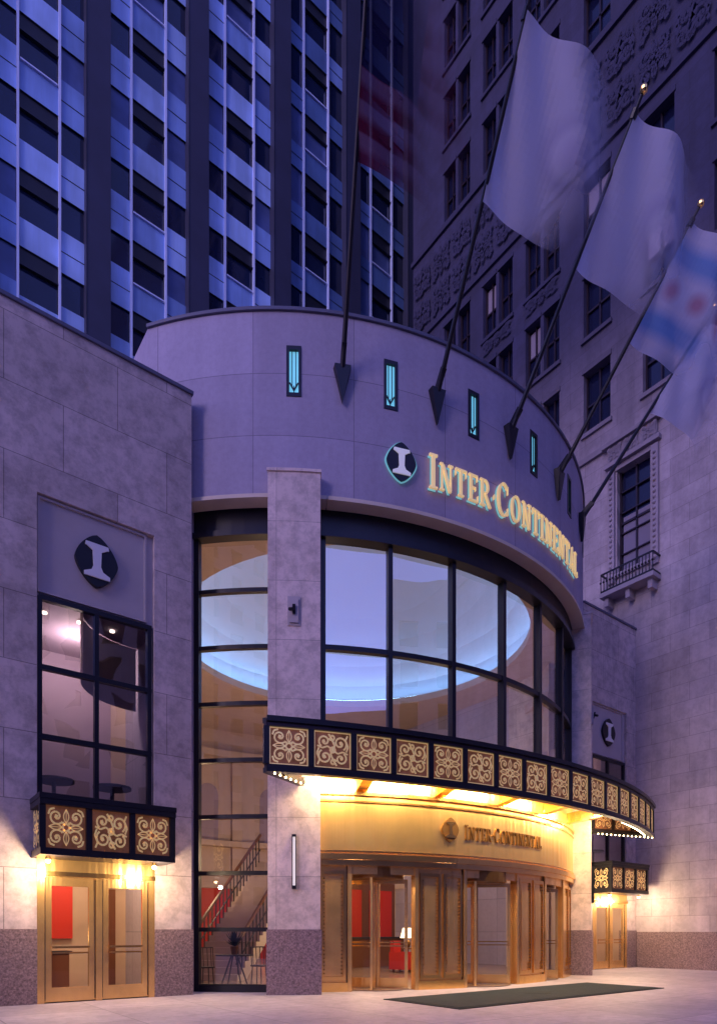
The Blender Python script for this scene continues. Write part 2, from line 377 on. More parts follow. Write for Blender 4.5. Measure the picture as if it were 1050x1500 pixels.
def wing(tag, X0, X1, oa, ob, door=True):
    YW = 12.75; H = 12.42
    b = B(); mp = lambda u, z, d: (u, YW+d, z)
    openwall(b, mp, X0, X1, 1.35, H, [(oa, ob, 1.35, 9.22)], 'stone_mottled', .10)
    b.poly([(X0,YW,H),(X1,YW,H),(X1,YW+12,H),(X0,YW+12,H)], 'stone_panel')
    for xx in (X0, X1): b.poly([(xx,YW,0),(xx,YW+3.2,0),(xx,YW+3.2,H),(xx,YW,H)], 'stone_mottled')
    b.obj(tag+'_wall', hotel)
    g = B()
    g.box(X0, oa, YW-.03, YW+.3, 0, 1.35, 'granite'); g.box(ob, X1+.03, YW-.03, YW+.3, 0, 1.35, 'granite')
    g.obj(tag+'_granite_base', hotel)
    c = B(); c.box(X0, X1+.03, YW-.04, YW+.4, H+.002, H+.07, 'coping'); c.obj(tag+'_coping', hotel)
    p = B(); p.box(oa+.02, ob-.0, YW+.09, YW+.2, 7.40, 9.22, 'stone_panel')
    p.box(oa+.02, ob-.14, YW+.05, YW+.088, 7.46, 7.50, 'stone_panel'); 
    for a in ((oa+.02, oa+.06, 7.5, 9.16), (ob-.18, ob-.14, 7.5, 9.16), (oa+.02, ob-.14, 9.16, 9.20)):
        p.box(a[0], a[1], YW+.05, YW+.088, a[2], a[3], 'stone_panel')
    p.obj(tag+'_emblem_panel', hotel)
    cx = (oa+ob)/2-.03
    em = B(); emblem(em, lambda u, v, d: (cx+u, YW+.085-d, 8.33+v), .49, 'black_metal', 'white_paint'); em.obj(tag+'_emblem', hotel)
    w = B(); za, zb = 3.6, 7.38; fr = .07
    for z in (za, za+(zb-za)/3, za+2*(zb-za)/3, zb-.0): w.box(oa+.04, ob-.04, YW-.0+.03, YW+.13, z-fr/2-.02, z+fr/2, 'black_metal')
    for x in (oa+.05, cx, ob-.09): w.box(x-.035, x+.045, YW+.035, YW+.135, za, zb, 'black_metal')
    w.obj(tag+'_window_frame', hotel)
    gl = B()
    for k in range(3):
        for (xa_, xb_) in ((oa, cx), (cx, ob)):
            z0_, z1_ = za+(zb-za)*k/3, za+(zb-za)*(k+1)/3
            gl.poly([(xa_,YW+.09+random.uniform(-.008,.008),z0_),(xb_,YW+.09+random.uniform(-.008,.008),z0_),(xb_,YW+.09+random.uniform(-.008,.008),z1_),(xa_,YW+.09,z1_)], 'glass_wing')
    gl.obj(tag+'_window_glass', hotel)
    d = B(); zt = 2.30
    d.box(oa, ob, YW-.02, YW+.10, zt, 3.55, 'bronze_satin')
    d.box(oa, ob, YW-.06, YW-.022, zt+.02, zt+.10, 'bronze')
    for x in (oa, ob-.12): d.box(x, x+.12, YW-.02, YW+.10, 0, zt, 'bronze_panel')
    oc = (oa+ob)/2
    for (x0, x1) in ((oa+.125, oc-.06), (oc+.06, ob-.125)):
        for a in ((x0, x0+.12, 0.02, zt), (x1-.12, x1, 0.02, zt)): d.box(a[0], a[1], YW+.0, YW+.06, a[2], a[3], 'bronze_panel')
        d.box(x0+.12, x1-.12, YW+.0, YW+.058, .02, .28, 'bronze_panel'); d.box(x0+.12, x1-.12, YW+.0, YW+.058, zt-.16, zt, 'bronze_panel')
        d.box(x0+.12, x1-.12, YW-.08, YW-.05, 1.0, 1.04, 'bronze'); d.box(x0+.12, x1-.12, YW-.08, YW-.05, .90, .93, 'bronze')
        for xx in (x0+.003, x1-.015): d.box(xx, xx+.012, YW-.008, YW-.001, .05, zt-.02, 'dark_bronze')
        d.poly([(x0+.12,YW+.03,.28),(x1-.12,YW+.03,.28),(x1-.12,YW+.03,zt-.16),(x0+.12,YW+.03,zt-.16)], 'glass_door')
    d.box(oc-.058, oc+.058, YW-.03, YW+.10, 0, zt, 'bronze_panel')
    d.obj(tag+'_bronze_doors', hotel)
    r = B(); ya, yb = YW+.21, YW+3.0
    xa, xb = oa-.9, min(ob+.75, X1-.02)
    def room(z0, z1, wall, floor, ceil):
        r.poly([(xa,yb,z0),(xb,yb,z0),(xb,yb,z1),(xa,yb,z1)], wall); r.poly([(xa,ya,z0),(xa,yb,z0),(xa,yb,z1),(xa,ya,z1)], wall)
        r.poly([(xb,ya,z0),(xb,yb,z0),(xb,yb,z1),(xb,ya,z1)], wall); r.poly([(xa,ya,z0),(xb,ya,z0),(xb,yb,z0),(xa,yb,z0)], floor)
        r.poly([(xa,ya,z1),(xb,ya,z1),(xb,yb,z1),(xa,yb,z1)], ceil)
    room(.01, 3.2, 'int_wall', 'int_floor', 'int_wall'); room(3.4, 7.6, 'int_room', 'int_dark', 'int_room')
    r.box(oa+.2, oa+1.3, yb-.12, yb-.02, 1.15, 2.5, 'int_red'); r.box(oa-.5, oa+.2, yb-.12, yb-.02, .02, 2.3, 'int_wood')
    r.box(oa+.35, oa+.75, yb-.16, yb-.121, 1.35, 1.85, 'bronze_dark'); r.box(oa+.40, oa+.70, yb-.17, yb-.161, 1.40, 1.80, 'int_room')
    r.box(ob-.2, ob+.5, yb-.14, yb-.02, .02, 2.3, 'int_wood')
    r.box(oa+.1, oa+.95, yb-1.3, yb-.9, .01, .85, 'int_wood'); r.box(oa+.05, oa+1.0, yb-1.35, yb-.85, .85, .90, 'int_dark')
    r.cyl((oa+.4,yb-1.1,.9),(oa+.4,yb-1.1,1.1),.03,.02,'bronze_dark'); r.cyl((oa+.4,yb-1.1,1.1),(oa+.4,yb-1.1,1.35),.14,.10,'lamp_shade')
    for k in range(3): r.cyl((oa+.35+.65*k, ya+.9, 7.59), (oa+.35+.65*k, ya+.9, 7.56), .05, .05, 'downlight')
    for k in range(14):
        a0, a1 = (90+90*k/14)*D2R, (90+90*(k+1)/14)*D2R
        r.poly([(ob+.2+1.5*cos(a0),ya+1.5*sin(a0),6.2),(ob+.2+1.5*cos(a1),ya+1.5*sin(a1),6.2),(ob+.2+1.5*cos(a1),ya+1.5*sin(a1),7.59),(ob+.2+1.5*cos(a0),ya+1.5*sin(a0),7.59)], 'int_wall')
    for tx in (oa+.5, oc+.55):
        r.cyl((tx,ya+.8,4.25),(tx,ya+.8,4.30),.38,.38,'int_dark',16); r.cyl((tx,ya+.8,3.41),(tx,ya+.8,4.25),.04,.04,'int_dark')
    r.obj(tag+'_rooms', hotel)
    light(tag+'_lobby_light', (oc, YW+1.4, 2.9), 115, (1, .72, .40), .15, hotel)
    light(tag+'_upper_light', (oc, YW+1.8, 7.2), 80, (1, .78, .70), .15, hotel)
    return oa, ob
wing('left_wing', -14, 5.4, 2.48, 4.62)
wing('right_wing', 19.3, 22.59, 19.82, 21.96)
balcony_box('left_door_balcony', 2.42, 4.70, hotel)
balcony_box('right_door_balcony', 19.76, 22.02, hotel)

# --- drum band
b = B(); PH = 54.4
mp = lambda u, z, d: P(u/R/D2R, R-d, z)
slots = [-34.3+12.95*k for k in range(6)]
ops = [(s*D2R*R-.15, s*D2R*R+.15, 12.52, 13.58) for s in slots]
ex = [(-PH+2*PH*i/72)*D2R*R for i in range(73)]
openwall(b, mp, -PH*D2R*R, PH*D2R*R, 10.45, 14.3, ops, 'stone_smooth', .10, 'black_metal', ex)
b.arc(C, R-.55, R-.001, -PH, PH, 10.44, 10.449, 'stone_panel')
for s in (-1, 1):
    p = P(s*PH, R); b.poly([(p[0],p[1],0),(p[0],26,0),(p[0],26,14.3),(p[0],p[1],14.3)], 'stone_smooth')
b.arc(C, R-.5, R-.002, -PH, PH, 14.298, 14.30, 'stone_panel')
b.obj('drum_band', hotel)
b = B(); b.arc(C, R-.4, R+.05, -PH, PH, 14.302, 14.37, 'coping')
b.obj('drum_coping', hotel)
b = B(); b.arc(C, R-.3, R+.045, -49, -30.0, 10.38, 10.46, 'stone_trim'); b.arc(C, R-.3, R+.045, -29.9, 49, 10.38, 10.46, 'stone_trim'); b.obj('drum_lower_moulding', hotel)
b = B()
for s in slots:
    b.sheet(C, R-.05, s-.93, s+.93, 12.52, 13.58, 'slot_glow', 1)
    for (a, c, z0, z1) in ((-.97,-.60,12.52,13.58),(.60,.97,12.52,13.58),(-.60,.60,12.52,12.60),(-.60,.60,13.50,13.58)):
        b.arc(C, R-.045, R+.015, s+a, s+c, z0, z1, 'black_metal', 1)
    for dx in (-.24, .24): b.arc(C, R-.048, R-.03, s+dx-.05, s+dx+.05, 12.78, 13.50, 'black_metal', 1)
    b.arc(C, R-.046, R-.028, s-.05, s+.05, 12.6, 12.78, 'black_metal', 1)
    for sg in (-1, 1): b.obox(P(s, R-.035, 12.68), P(s+sg*.55, R-.035, 12.84), .015, .03, 'black_metal')
b.obj('slot_windows', hotel)

# --- piers
def pier(name, ph):
    e = empty(name); e.parent = hotel
    hw = 3.28
    b = B()
    b.arc(C, R-.45, R+.24, ph-hw, ph+hw, 1.35, 10.78, 'stone_pier', 3.3); b.obj('shaft', e)
    b = B(); b.arc(C, R-.46, R+.27, ph-hw-.15, ph+hw+.15, 0, 1.349, 'granite', 3.3)
    b.obj('granite_base', e)
    b = B(); b.arc(C, R-.40, R+.27, ph-hw-.12, ph+hw+.12, 10.782, 10.84, 'stone_pier', 3.3); b.obj('cap', e)
    b = B(); b.arc(C, R+.25, R+.31, ph-.16, ph+.16, 2.25, 3.25, 'sconce_glow', 1); 
    b.arc(C, R+.24, R+.33, ph-.26, ph+.26, 3.25, 3.30, 'black_metal', 1); b.arc(C, R+.24, R+.33, ph-.26, ph+.26, 2.18, 2.25, 'black_metal', 1)
    for sg in (-1, 1): b.arc(C, R+.24, R+.32, ph+sg*.22-.04, ph+sg*.22+.04, 2.25, 3.25, 'black_metal', 1)
    b.obj('sconce', e)
    b = B(); b.arc(C, R+.24, R+.26, ph-.8, ph+.8, 7.6, 8.2, 'stone_panel', 1)
    b.arc(C, R+.262, R+.30, ph-.55, ph+.55, 7.65, 8.14, 'stone_panel', 1)
    b.cyl(P(ph, R+.3, 7.92), P(ph-.5, R+.42, 7.86), .04, .035, 'black_metal'); b.obox(P(ph, R+.3, 7.82), P(ph, R+.34, 8.0), .06, .05, 'black_metal')
    b.obj('camera_box', e)
pier('entrance_pier', -34.2); pier('entrance_pier.001', 34.2)

# --- side bays
RG = R-.42
zr = [.12, 1.35]+[1.35+1.22*k for k in range(1, 8)]
for tag, p0, p1 in (('left', -48.6, -37.6), ('right', 37.6, 48.6)):
    b = B()
    b.arc(C, RG-.08, RG+.08, p0, p1, 9.86, 10.44, 'black_metal')
    b.arc(C, RG-.08, RG+.16, p0, p1, 9.80, 9.92, 'black_metal')
    for z in zr: b.arc(C, RG-.05, RG+.06, p0+.4, p1-.2, z-.045, z+.045, 'black_metal')
    b.arc(C, RG-.06, RG+.09, p0, p0+.75, 0, 9.86, 'black_metal', 1); b.arc(C, RG-.06, RG+.09, p1-.35, p1, 0, 9.86, 'black_metal', 1)
    b.arc(C, RG-.06, RG+.085, p0+.75, p1-.35, 0, .14, 'black_metal', 1)
    b.obj(tag+'_bay_frame', hotel)
    g = B(); g.sheet(C, RG, p0, p1, .1, 9.9, 'glass_side', 12); g.obj(tag+'_bay_glass', hotel)
    q = B(); a = p0 if tag == 'left' else p1; a2 = -PH if tag == 'left' else PH
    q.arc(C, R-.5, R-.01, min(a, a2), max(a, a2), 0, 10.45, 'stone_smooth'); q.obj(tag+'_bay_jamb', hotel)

# --- main window
b = B(); W = 31.0
b.arc(C, RG-.1, RG+.10, -W, W, 9.86, 10.44, 'black_metal'); b.arc(C, RG-.1, RG+.2, -W, W, 9.78, 9.92, 'black_metal')
b.arc(C, RG-.1, RG+.14, -W, W, 5.0, 5.18, 'black_metal'); b.arc(C, RG-.06, RG+.08, -W, W, 7.40, 7.51, 'black_metal')
for k in range(7):
    p = -W+2*W*k/6; hw = .32 if 0 < k < 6 else .5
    p = min(max(p, -W+.5), W-.5)
    b.arc(C, RG-.08, RG+.11, p-hw, p+hw, 5.18, 9.86, 'black_metal', 1)
b.obj('main_window_frame', hotel)
g = B()
for k in range(6):
    a = -W+2*W*k/6; c = a+2*W/6
    g.sheet(C, RG, a, c, 5.1, 9.9, 'glass_main', 12)
g.obj('main_window_glass', hotel)

# --- bronze fascia
b = B(); RF = R-.28
b.arc(C, RF-.2, RF, -31, 31, 2.92, 5.0, 'bronze_satin', 1.)
for z, t, pr in ((2.86, .12, .07), (3.02, .04, .03), (4.10, .04, .03), (4.25, .07, .05)): b.arc(C, RF+.001, RF+pr, -31, 31, z, z+t, 'bronze', 1.)
b.arc(C, RF-.35, RF+.03, -31, 31, 2.74, 2.858, 'bronze', 1.)
b.obj('bronze_fascia', hotel)
b = B(); sign(b, 'INTER.CONTINENTAL', -8.6, 9.8, 3.43, .30, RF, RF+.03, 'bronze_dark', 1.15)
emblem(b, lambda u, v, d: P(-11.3+u/RF/D2R, RF+.005+d*.5, 3.62+v), .28, 'bronze_dark', 'bronze'); b.obj('fascia_lettering', hotel)

# --- door screen
b = B(); g = B(); f = B(); RD = RF-.1; ZT = 2.74
def panel(p0, p1):
    b.arc(C, RD-.15, RD, p0, p1, 0, ZT, 'bronze_panel', 1)
    n = max(1, round((p1-p0)/4.4)); w = (p1-p0)/n
    for k in range(n):
        a, c = p0+w*k+.28, p0+w*(k+1)-.28
        for (x0, x1, z0, z1) in ((a, a+.35, .25, ZT-.12), (c-.35, c, .25, ZT-.12), (a+.35, c-.35, .25, .33), (a+.35, c-.35, ZT-.2, ZT-.12)):
            b.arc(C, RD+.001, RD+.045, x0, x1, z0, z1, 'bronze', 1)
        b.arc(C, RD+.001, RD+.02, a+.75, c-.75, .55, ZT-.4, 'bronze_panel', 1)
        m = 26
        for i in range(m):
            z = .4+(ZT-.68)*i/(m-1)
            for pp in (a+.52, c-.52): f.sph(P(pp, RD+.02, z), .018, 'bronze_dark', 6)
        for pp in (p0+.1, p1-.1): b.arc(C, RD+.001, RD+.008, pp-.06, pp+.06, .2, ZT, 'dark_bronze', 1)
    b.arc(C, RD+.001, RD+.06, p0, p1, 0, .2, 'bronze', 1)
def pilaster(p): b.arc(C, RD-.15, RD+.06, p-.28, p+.28, 0, ZT, 'bronze_panel', 1)
doors = [(-26.6, -16.6), (-8.2, 3.4), (12.2, 21.4)]
panel(-31, -26.9); panel(-16.3, -8.5); panel(3.7, 11.9); panel(21.7, 31)
for a, c in doors:
    pilaster(a); pilaster(c)
    mid = (a+c)/2; cr = RD-.60; cen = Vector(P(mid, cr, 0)); rad = (c-a)*D2R*RD/2+.0
    b.cyl(cen+Vector((0,0,0)), cen+Vector((0,0,2.5)), .03, .03, 'bronze_panel')
    b.arc(C, RD-.12, RD+.03, a+.28, c-.28, 2.56, ZT, 'bronze_panel', 1)
    b.cyl(cen+Vector((0,0,2.50)), cen+Vector((0,0,ZT-.01)), rad-.12, rad-.12, 'bronze_dark', 28)
    b.cyl(cen+Vector((0,0,.013)), cen+Vector((0,0,.02)), rad-.02, rad-.02, 'int_floor', 28)
    for k, ang in enumerate((44, 134, 224, 314)):
        d = Vector((sin(ang*D2R), -cos(ang*D2R), 0))
        q0 = cen+d*.04; q1 = cen+d*(rad-.04)
        for (s0, s1, z0, z1) in ((0,.05,.03,2.49),(rad-.14,rad-.07,.03,2.49)):
            b.obox(cen+d*(.04+(s0+s1)/2)+Vector((0,0,z0)), cen+d*(.04+(s0+s1)/2)+Vector((0,0,z1)), .045, s1-s0, 'bronze_panel', up=tuple(d))
        for z, h in ((.14,.22),(2.44,.09)): b.obox(q0+Vector((0,0,z)), q1+Vector((0,0,z)), .042, h, 'bronze_panel')
        nrm = d.cross(Vector((0,0,1)))
        for z in (.98, 1.06): b.obox(q0+nrm*.06+Vector((0,0,z)), q1+nrm*.06+Vector((0,0,z)), .02, .028, 'bronze')
        g.poly([q0+Vector((0,0,.25)), q1+Vector((0,0,.25)), q1+Vector((0,0,2.40)), q0+Vector((0,0,2.40))], 'glass_door')
b.obj('bronze_door_screen', hotel); g.obj('revolving_door_glass', hotel); f.obj('door_screen_beading', hotel)

# --- drum sign
sg_ = empty('hotel_sign'); sg_.parent = hotel
b = B(); sign(b, 'INTER.CONTINENTAL', -16.0, 20.0, 11.00, .60, R+.07, R+.12, 'gold_letter'); b.obj('letters', sg_)
b = B(); sign(b, 'INTER.CONTINENTAL', -16.0, 20.0, 11.00, .60, R+.010, R+.016, 'halo'); b.obj('letter_backlight', sg_)
b = B(); emblem(b, lambda u, v, d: P(-20.0+u/R/D2R, R+d, 11.40+v), .42, 'black_metal', 'white_emblem', 'halo'); b.obj('emblem', sg_)

# --- interior of drum
b = B()
RI = RG-.35
for i in range(65):
    a0 = 50+(260)*i/65; a1 = 50+260*(i+1)/65
    for (z0, z1, m2) in ((0, 3.3, 'int_red' if (138 < a0 < 160 or 168 < a0 < 186 or 198 < a0 < 206 or 215 < a0 < 235) else 'int_wall'), (3.3, 10.7, 'int_wall')):
        b.poly([P(a0,RI,z0),P(a1,RI,z0),P(a1,RI,z1),P(a0,RI,z1)], m2)
    if i % 5 == 0 and a0 > 80: b.arc(C, RI-.25, RI-.02, a0-1.6, a0+1.6, 0, 9.3, 'int_wall', 2)
    if i % 5 == 2:
        b.arc(C, RI-.04, RI-.021, a0-2.2, a0+4.2, 5.5, 7.6, 'int_room', 2)
        for k in range(8):
            t0, t1 = pi*k/8, pi*(k+1)/8; m0 = a0+1.
            b.poly([P(m0+3.2*cos(t0),RI-.04,7.6+.5*sin(t0)),P(m0+3.2*cos(t1),RI-.04,7.6+.5*sin(t1)),P(m0,RI-.04,7.6)], 'int_room')
b.arc(C, RI-.4, RI-.03, 50, 310, 9.3, 9.6, 'int_wall', 4); b.arc(C, RI-.3, RI-.03, 50, 310, 3.3, 3.7, 'int_wall', 4)
b.arc(C, RI-.5, RI-.03, 50, 310, 5.2, 5.45, 'int_wall', 4)
b.obj('lobby_wall', hotel)
DC = (12.7, 16.9); DR = 5.6
b = B(); n = 64
def Q(a, r, z): return (DC[0]+r*sin(a*D2R), DC[1]-r*cos(a*D2R), z)
def far(a):
    d = (sin(a*D2R), -cos(a*D2R)); ox, oy = DC[0]-C[0], DC[1]-C[1]; rr = RI+.3
    bb = ox*d[0]+oy*d[1]; t = -bb+sqrt(bb*bb-(ox*ox+oy*oy)+rr*rr); return (DC[0]+d[0]*t, DC[1]+d[1]*t, 10.6)
for i in range(n):
    a0 = 360*i/n; a1 = 360*(i+1)/n
    b.poly([Q(a0,DR,10.6),Q(a1,DR,10.6),Q(a1,DR,10.85),Q(a0,DR,10.85)], 'int_wall')
    b.poly([Q(a0,DR,10.6),Q(a1,DR,10.6),far(a1),far(a0)], 'int_wall')
    b.poly([Q(a0,DR+.6,10.86),Q(a1,DR+.6,10.86),Q(a1,DR,10.85),Q(a0,DR,10.85)], 'int_wall')
    for k in range(6):
        t0 = k/6; t1 = (k+1)/6
        r0_, r1_ = (DR+.6)*cos(t0*pi/2), (DR+.6)*cos(t1*pi/2); z0, z1 = 10.95+2.4*sin(t0*pi/2), 10.95+2.4*sin(t1*pi/2)
        b.poly([Q(a0,r0_,z0),Q(a1,r0_,z0),Q(a1,r1_,z1),Q(a0,r1_,z1)], 'int_dome')
b.obj('lobby_dome', hotel, True)
b = B(); n = 32
for i in range(n):
    a0 = 360*i/n; a1 = 360*(i+1)/n
    b.poly([Q(a0,DR+.15,10.90),Q(a1,DR+.15,10.90),Q(a1,DR+.4,11.0),Q(a0,DR+.4,11.0)], 'cove_glow')
b.obj('cove_light', hotel)
b = B(); b.cyl((C[0],C[1],-.02),(C[0],C[1],.012), RG, RG, 'int_floor', 48); b.obj('lobby_floor', hotel)
st = empty('lobby_staircase'); st.parent = hotel
b = B(); s0 = Vector((7.3,16.0,0)); s1 = Vector((11.0,18.6,3.6)); ns = 21
for i in range(ns):
    p = s0+(s1-s0)*(i/ns); q = s0+(s1-s0)*((i+1)/ns); d = Vector((q.x-p.x,q.y-p.y,0)); nn = Vector((-d.y,d.x,0)).normalized()*.8
    z = q.z; c = [p-nn,q-nn,q+nn,p+nn]
    b.poly([Vector((v.x,v.y,z)) for v in c],'int_wall')
    for sgn in (0, 1):
        u, v = (c[0], c[1]) if sgn == 0 else (c[3], c[2])
        b.poly([Vector((u.x,u.y,z-.55)),Vector((v.x,v.y,z-.38)),Vector((v.x,v.y,z)),Vector((u.x,u.y,z))],'stone_trim')
    b.poly([Vector((c[0].x,c[0].y,z-.17)),Vector((c[3].x,c[3].y,z-.17)),Vector((c[3].x,c[3].y,z)),Vector((c[0].x,c[0].y,z))],'int_wall')
    for sg in (-1, 1):
        m = (p+q)/2+nn*sg*.95; b.obox(Vector((m.x,m.y,z)), Vector((m.x,m.y,z+.85)), .03, .03, 'int_dark')
for sg in (-1, 1):
    d = Vector((s1.x-s0.x,s1.y-s0.y,0)); nn = Vector((-d.y,d.x,0)).normalized()*.8*sg*.95
    b.obox(s0+nn+Vector((0,0,.95)), s1+nn+Vector((0,0,.95)), .06, .08, 'int_wood')
    b.obox(s0+nn+Vector((0,0,.45)), s1+nn+Vector((0,0,.45)), .03, .03, 'int_dark')
b.box(10.6, 13.6, 18.2, 20.2, 3.4, 3.6, 'int_wall')
b.obj('steps_and_rail', st)
it = empty('iron_table'); it.parent = hotel
b = B(); b.cyl((7.15,14.3,.72),(7.15,14.3,.75),.45,.45,'int_dark',18)
for k in range(4):
    a = k*pi/2; b.cyl((7.15+.35*cos(a),14.3+.35*sin(a),.01),(7.15+.08*cos(a),14.3+.08*sin(a),.72),.02,.02,'int_dark',6)
b.cyl((7.15,14.3,.75),(7.15,14.3,.95),.07,.10,'bronze_dark',10)
rp = random.Random(5)
for k in range(70):
    a = rp.random()*6.28; el = .3+rp.random()*1.2; rr = .2+rp.random()*.28
    c0 = Vector((7.15, 14.3, .95)); e0 = c0+Vector((cos(a)*cos(el), sin(a)*cos(el), sin(el)))*rr; s_ = Vector((-sin(a), cos(a), 0))*.03
    b.poly([c0, (c0+e0)/2+s_, e0, (c0+e0)/2-s_], 'mat_cloth')
b.obj('table_and_plant', it)
for nm, cx_, cy_ in (('iron_chair', 6.5, 14.5), ('iron_chair.001', 7.85, 14.35)):
    e = empty(nm); e.parent = hotel; b = B()
    b.cyl((cx_,cy_,.44),(cx_,cy_,.47),.22,.22,'int_dark',14)
    for k in range(4): a = pi/4+k*pi/2; b.cyl((cx_+.2*cos(a),cy_+.2*sin(a),.01),(cx_+.17*cos(a),cy_+.17*sin(a),.44),.014,.014,'int_dark',6)
    for k in range(7):
        a = pi*k/6; b.cyl((cx_+.2*cos(a),cy_+.2*sin(a)*.6,.46),(cx_+.2*cos(a),cy_+.2*sin(a)*.6+.05,.92),.010,.010,'int_dark',5)
        if k < 6: a2 = pi*(k+1)/6; b.cyl((cx_+.2*cos(a),cy_+.2*sin(a)*.6+.05,.92),(cx_+.2*cos(a2),cy_+.2*sin(a2)*.6+.05,.92),.014,.014,'int_dark',5)
    b.obj('seat_and_back', e)
def armchair(name, x, y, rot, mat):
    e = empty(name); e.parent = hotel; b = B()
    b.box(-.36,.36,-.34,.34,.2,.45,mat); b.box(-.42,-.361,-.36,.38,.1,.64,mat); b.box(.361,.42,-.36,.38,.1,.64,mat); b.box(-.33,.33,.26,.38,.451,1.0,mat)
    for a in (-.3,.3):
        for c in (-.28,.28): b.box(a-.03,a+.03,c-.03,c+.03,0,.199,'int_wood')
    o = b.obj('body', e); e.location = (x,y,.012); e.rotation_euler[2] = rot
def tlamp(name, x, y):
    e = empty(name); e.parent = hotel; b = B()
    b.cyl((0,0,.70),(0,0,.74),.4,.4,'int_wood',16); b.cyl((0,0,0),(0,0,.7),.05,.04,'int_wood'); b.cyl((0,0,0),(0,0,.03),.25,.22,'int_wood',16)
    b.sph((0,0,.88),.11,'bronze_dark',10,1.3); b.cyl((0,0,.98),(0,0,1.1),.015,.015,'bronze_dark'); b.cyl((0,0,1.08),(0,0,1.42),.25,.16,'lamp_shade',16,False)
    b.obj('table_and_lamp', e); e.location = (x,y,.012)
armchair('armchair', 9.9, 14.4, 2.6, 'int_dark'); armchair('armchair.001', 10.9, 15.4, -.6, 'int_dark'); armchair('armchair.002', 13.8, 15.6, .5, 'int_red')
tlamp('table_lamp', 10.3, 16.2); tlamp('table_lamp.001', 14.8, 16.6); tlamp('table_lamp.002', 12.4, 18.0)
# free-standing lobby partition with red panels and a timber reception desk
rcd = empty('reception_desk'); rcd.parent = hotel; b = B()
b.box(12.2, 16.8, 19.6, 19.9, .013, 3.2, 'int_wood')
for k in range(3): b.box(12.5+1.5*k, 13.6+1.5*k, 19.55, 19.598, .9, 2.9, 'int_red')
b.box(12.6, 16.4, 18.6, 19.2, .013, 1.05, 'int_wood'); b.box(12.5, 16.5, 18.5, 19.3, 1.052, 1.11, 'int_dark')
b.obj('desk_and_partition', rcd)
for k, (x, y, z, e_) in enumerate(((10.5, 14.0, 3.4, 230), (14.5, 14.5, 3.4, 250), (12.5, 21, 3.0, 500), (8, 18.5, 3.2, 110))):
    light('lobby_light_%d' % k, (x, y, z), e_, (1, .66, .34), .3, hotel)
light('lobby_upper_light', (12.4, 19, 6.8), 100, (1, .80, .78), .5, hotel)

# ================================================================= CANOPY
can = empty('entrance_canopy'); can.parent = hotel
K = (12.95, 26.85); RK = 17.6; A0 = -23.27; A1 = 23.75; ZB, ZC = 4.30, 5.34
def PK(a, r, z): return (K[0]+r*sin(a*D2R), K[1]-r*cos(a*D2R), z)
fr = B(); fi = B()
fr.arc(K, RK-.10, RK+.10, A0, A1, ZC-.10, ZC, 'black_metal', 1); fr.arc(K, RK-.06, RK+.05, A0, A1, ZC-.18, ZC-.102, 'dark_bronze', 1)
fr.arc(K, RK-.10, RK+.07, A0, A1, ZB, ZB+.10, 'black_metal', 1); fr.arc(K, RK-.06, RK+.03, A0, A1, ZB+.102, ZB+.15, 'dark_bronze', 1)
NP = 17; pw = (A1-A0)/NP
for k in range(NP+1):
    a = A0+pw*k; fr.arc(K, RK-.06, RK+.045, a-.18, a+.18, ZB+.151, ZC-.181, 'black_metal', 1)
for k in range(NP):
    ac = A0+pw*(k+.5); cz = (ZB+ZC)/2-.015
    fi.arc(K, RK-.03, RK-.012, ac-pw/2+.18, ac+pw/2-.18, ZB+.152, ZC-.182, 'amber_back', 1)
    for (x0, x1, za, zb) in ((-pw/2+.19, -pw/2+.25, ZB+.155, ZC-.185), (pw/2-.25, pw/2-.19, ZB+.155, ZC-.185), (-pw/2+.25, pw/2-.25, ZB+.155, ZB+.175), (-pw/2+.25, pw/2-.25, ZC-.205, ZC-.185)):
        fi.arc(K, RK-.011, RK+.008, ac+x0, ac+x1, za, zb, 'filigree', 1)
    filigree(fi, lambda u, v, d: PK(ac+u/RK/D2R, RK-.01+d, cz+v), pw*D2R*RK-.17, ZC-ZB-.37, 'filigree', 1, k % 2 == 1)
bulbs = B()
def endwall(Ea, Eb, np_, outward):
    Ea = Vector(Ea); Eb = Vector(Eb); d = (Eb-Ea); L_ = d.length; d.normalize(); nr = Vector((-d.y, d.x, 0))*outward
    for z, h, w, m in ((ZC-.05,.10,.16,'black_metal'),(ZC-.15,.096,.10,'dark_bronze'),(ZB+.05,.10,.14,'black_metal'),(ZB+.136,.068,.09,'dark_bronze')):
        fr.obox(Ea+Vector((0,0,z+.001)), Eb+Vector((0,0,z+.001)), w, h, m)
    w = L_/np_
    for k in range(np_+1): p = Ea+d*(w*k*.999+.002); fr.obox(p+Vector((0,0,ZB+.17)), p+Vector((0,0,ZC-.2)), .09, .1, 'black_metal')
    for k in range(np_):
        c = Ea+d*(w*(k+.5)); cz = (ZB+ZC)/2-.015
        fi.obox(c-d*(w/2-.05)+Vector((0,0,cz)), c+d*(w/2-.05)+Vector((0,0,cz)), .02, ZC-ZB-.38, 'amber_back')
        for sg in (1, -1): filigree(fi, lambda u, v, dd: tuple(c+d*u+nr*sg*(.012+dd)+Vector((0,0,cz+v))), w-.14, ZC-ZB-.42, 'filigree')
    nb = int(L_/.16)
    for k in range(nb): p = Ea+d*(L_*(k+.5)/nb); bulbs.sph((p.x-nr.x*.14, p.y-nr.y*.14, ZB-.01), .022, 'bulb', 5)
EL = PK(A0, RK-.06, 0); ER = PK(A1, RK-.06, 0); DL = P(-33.2, R+.28, 0); DRt = P(34.6, R+.28, 0)
endwall(EL, DL, 2, 1); endwall(ER, DRt, 3, -1)
fr.obj('frame', can); fi.obj('filigree_panels', can)
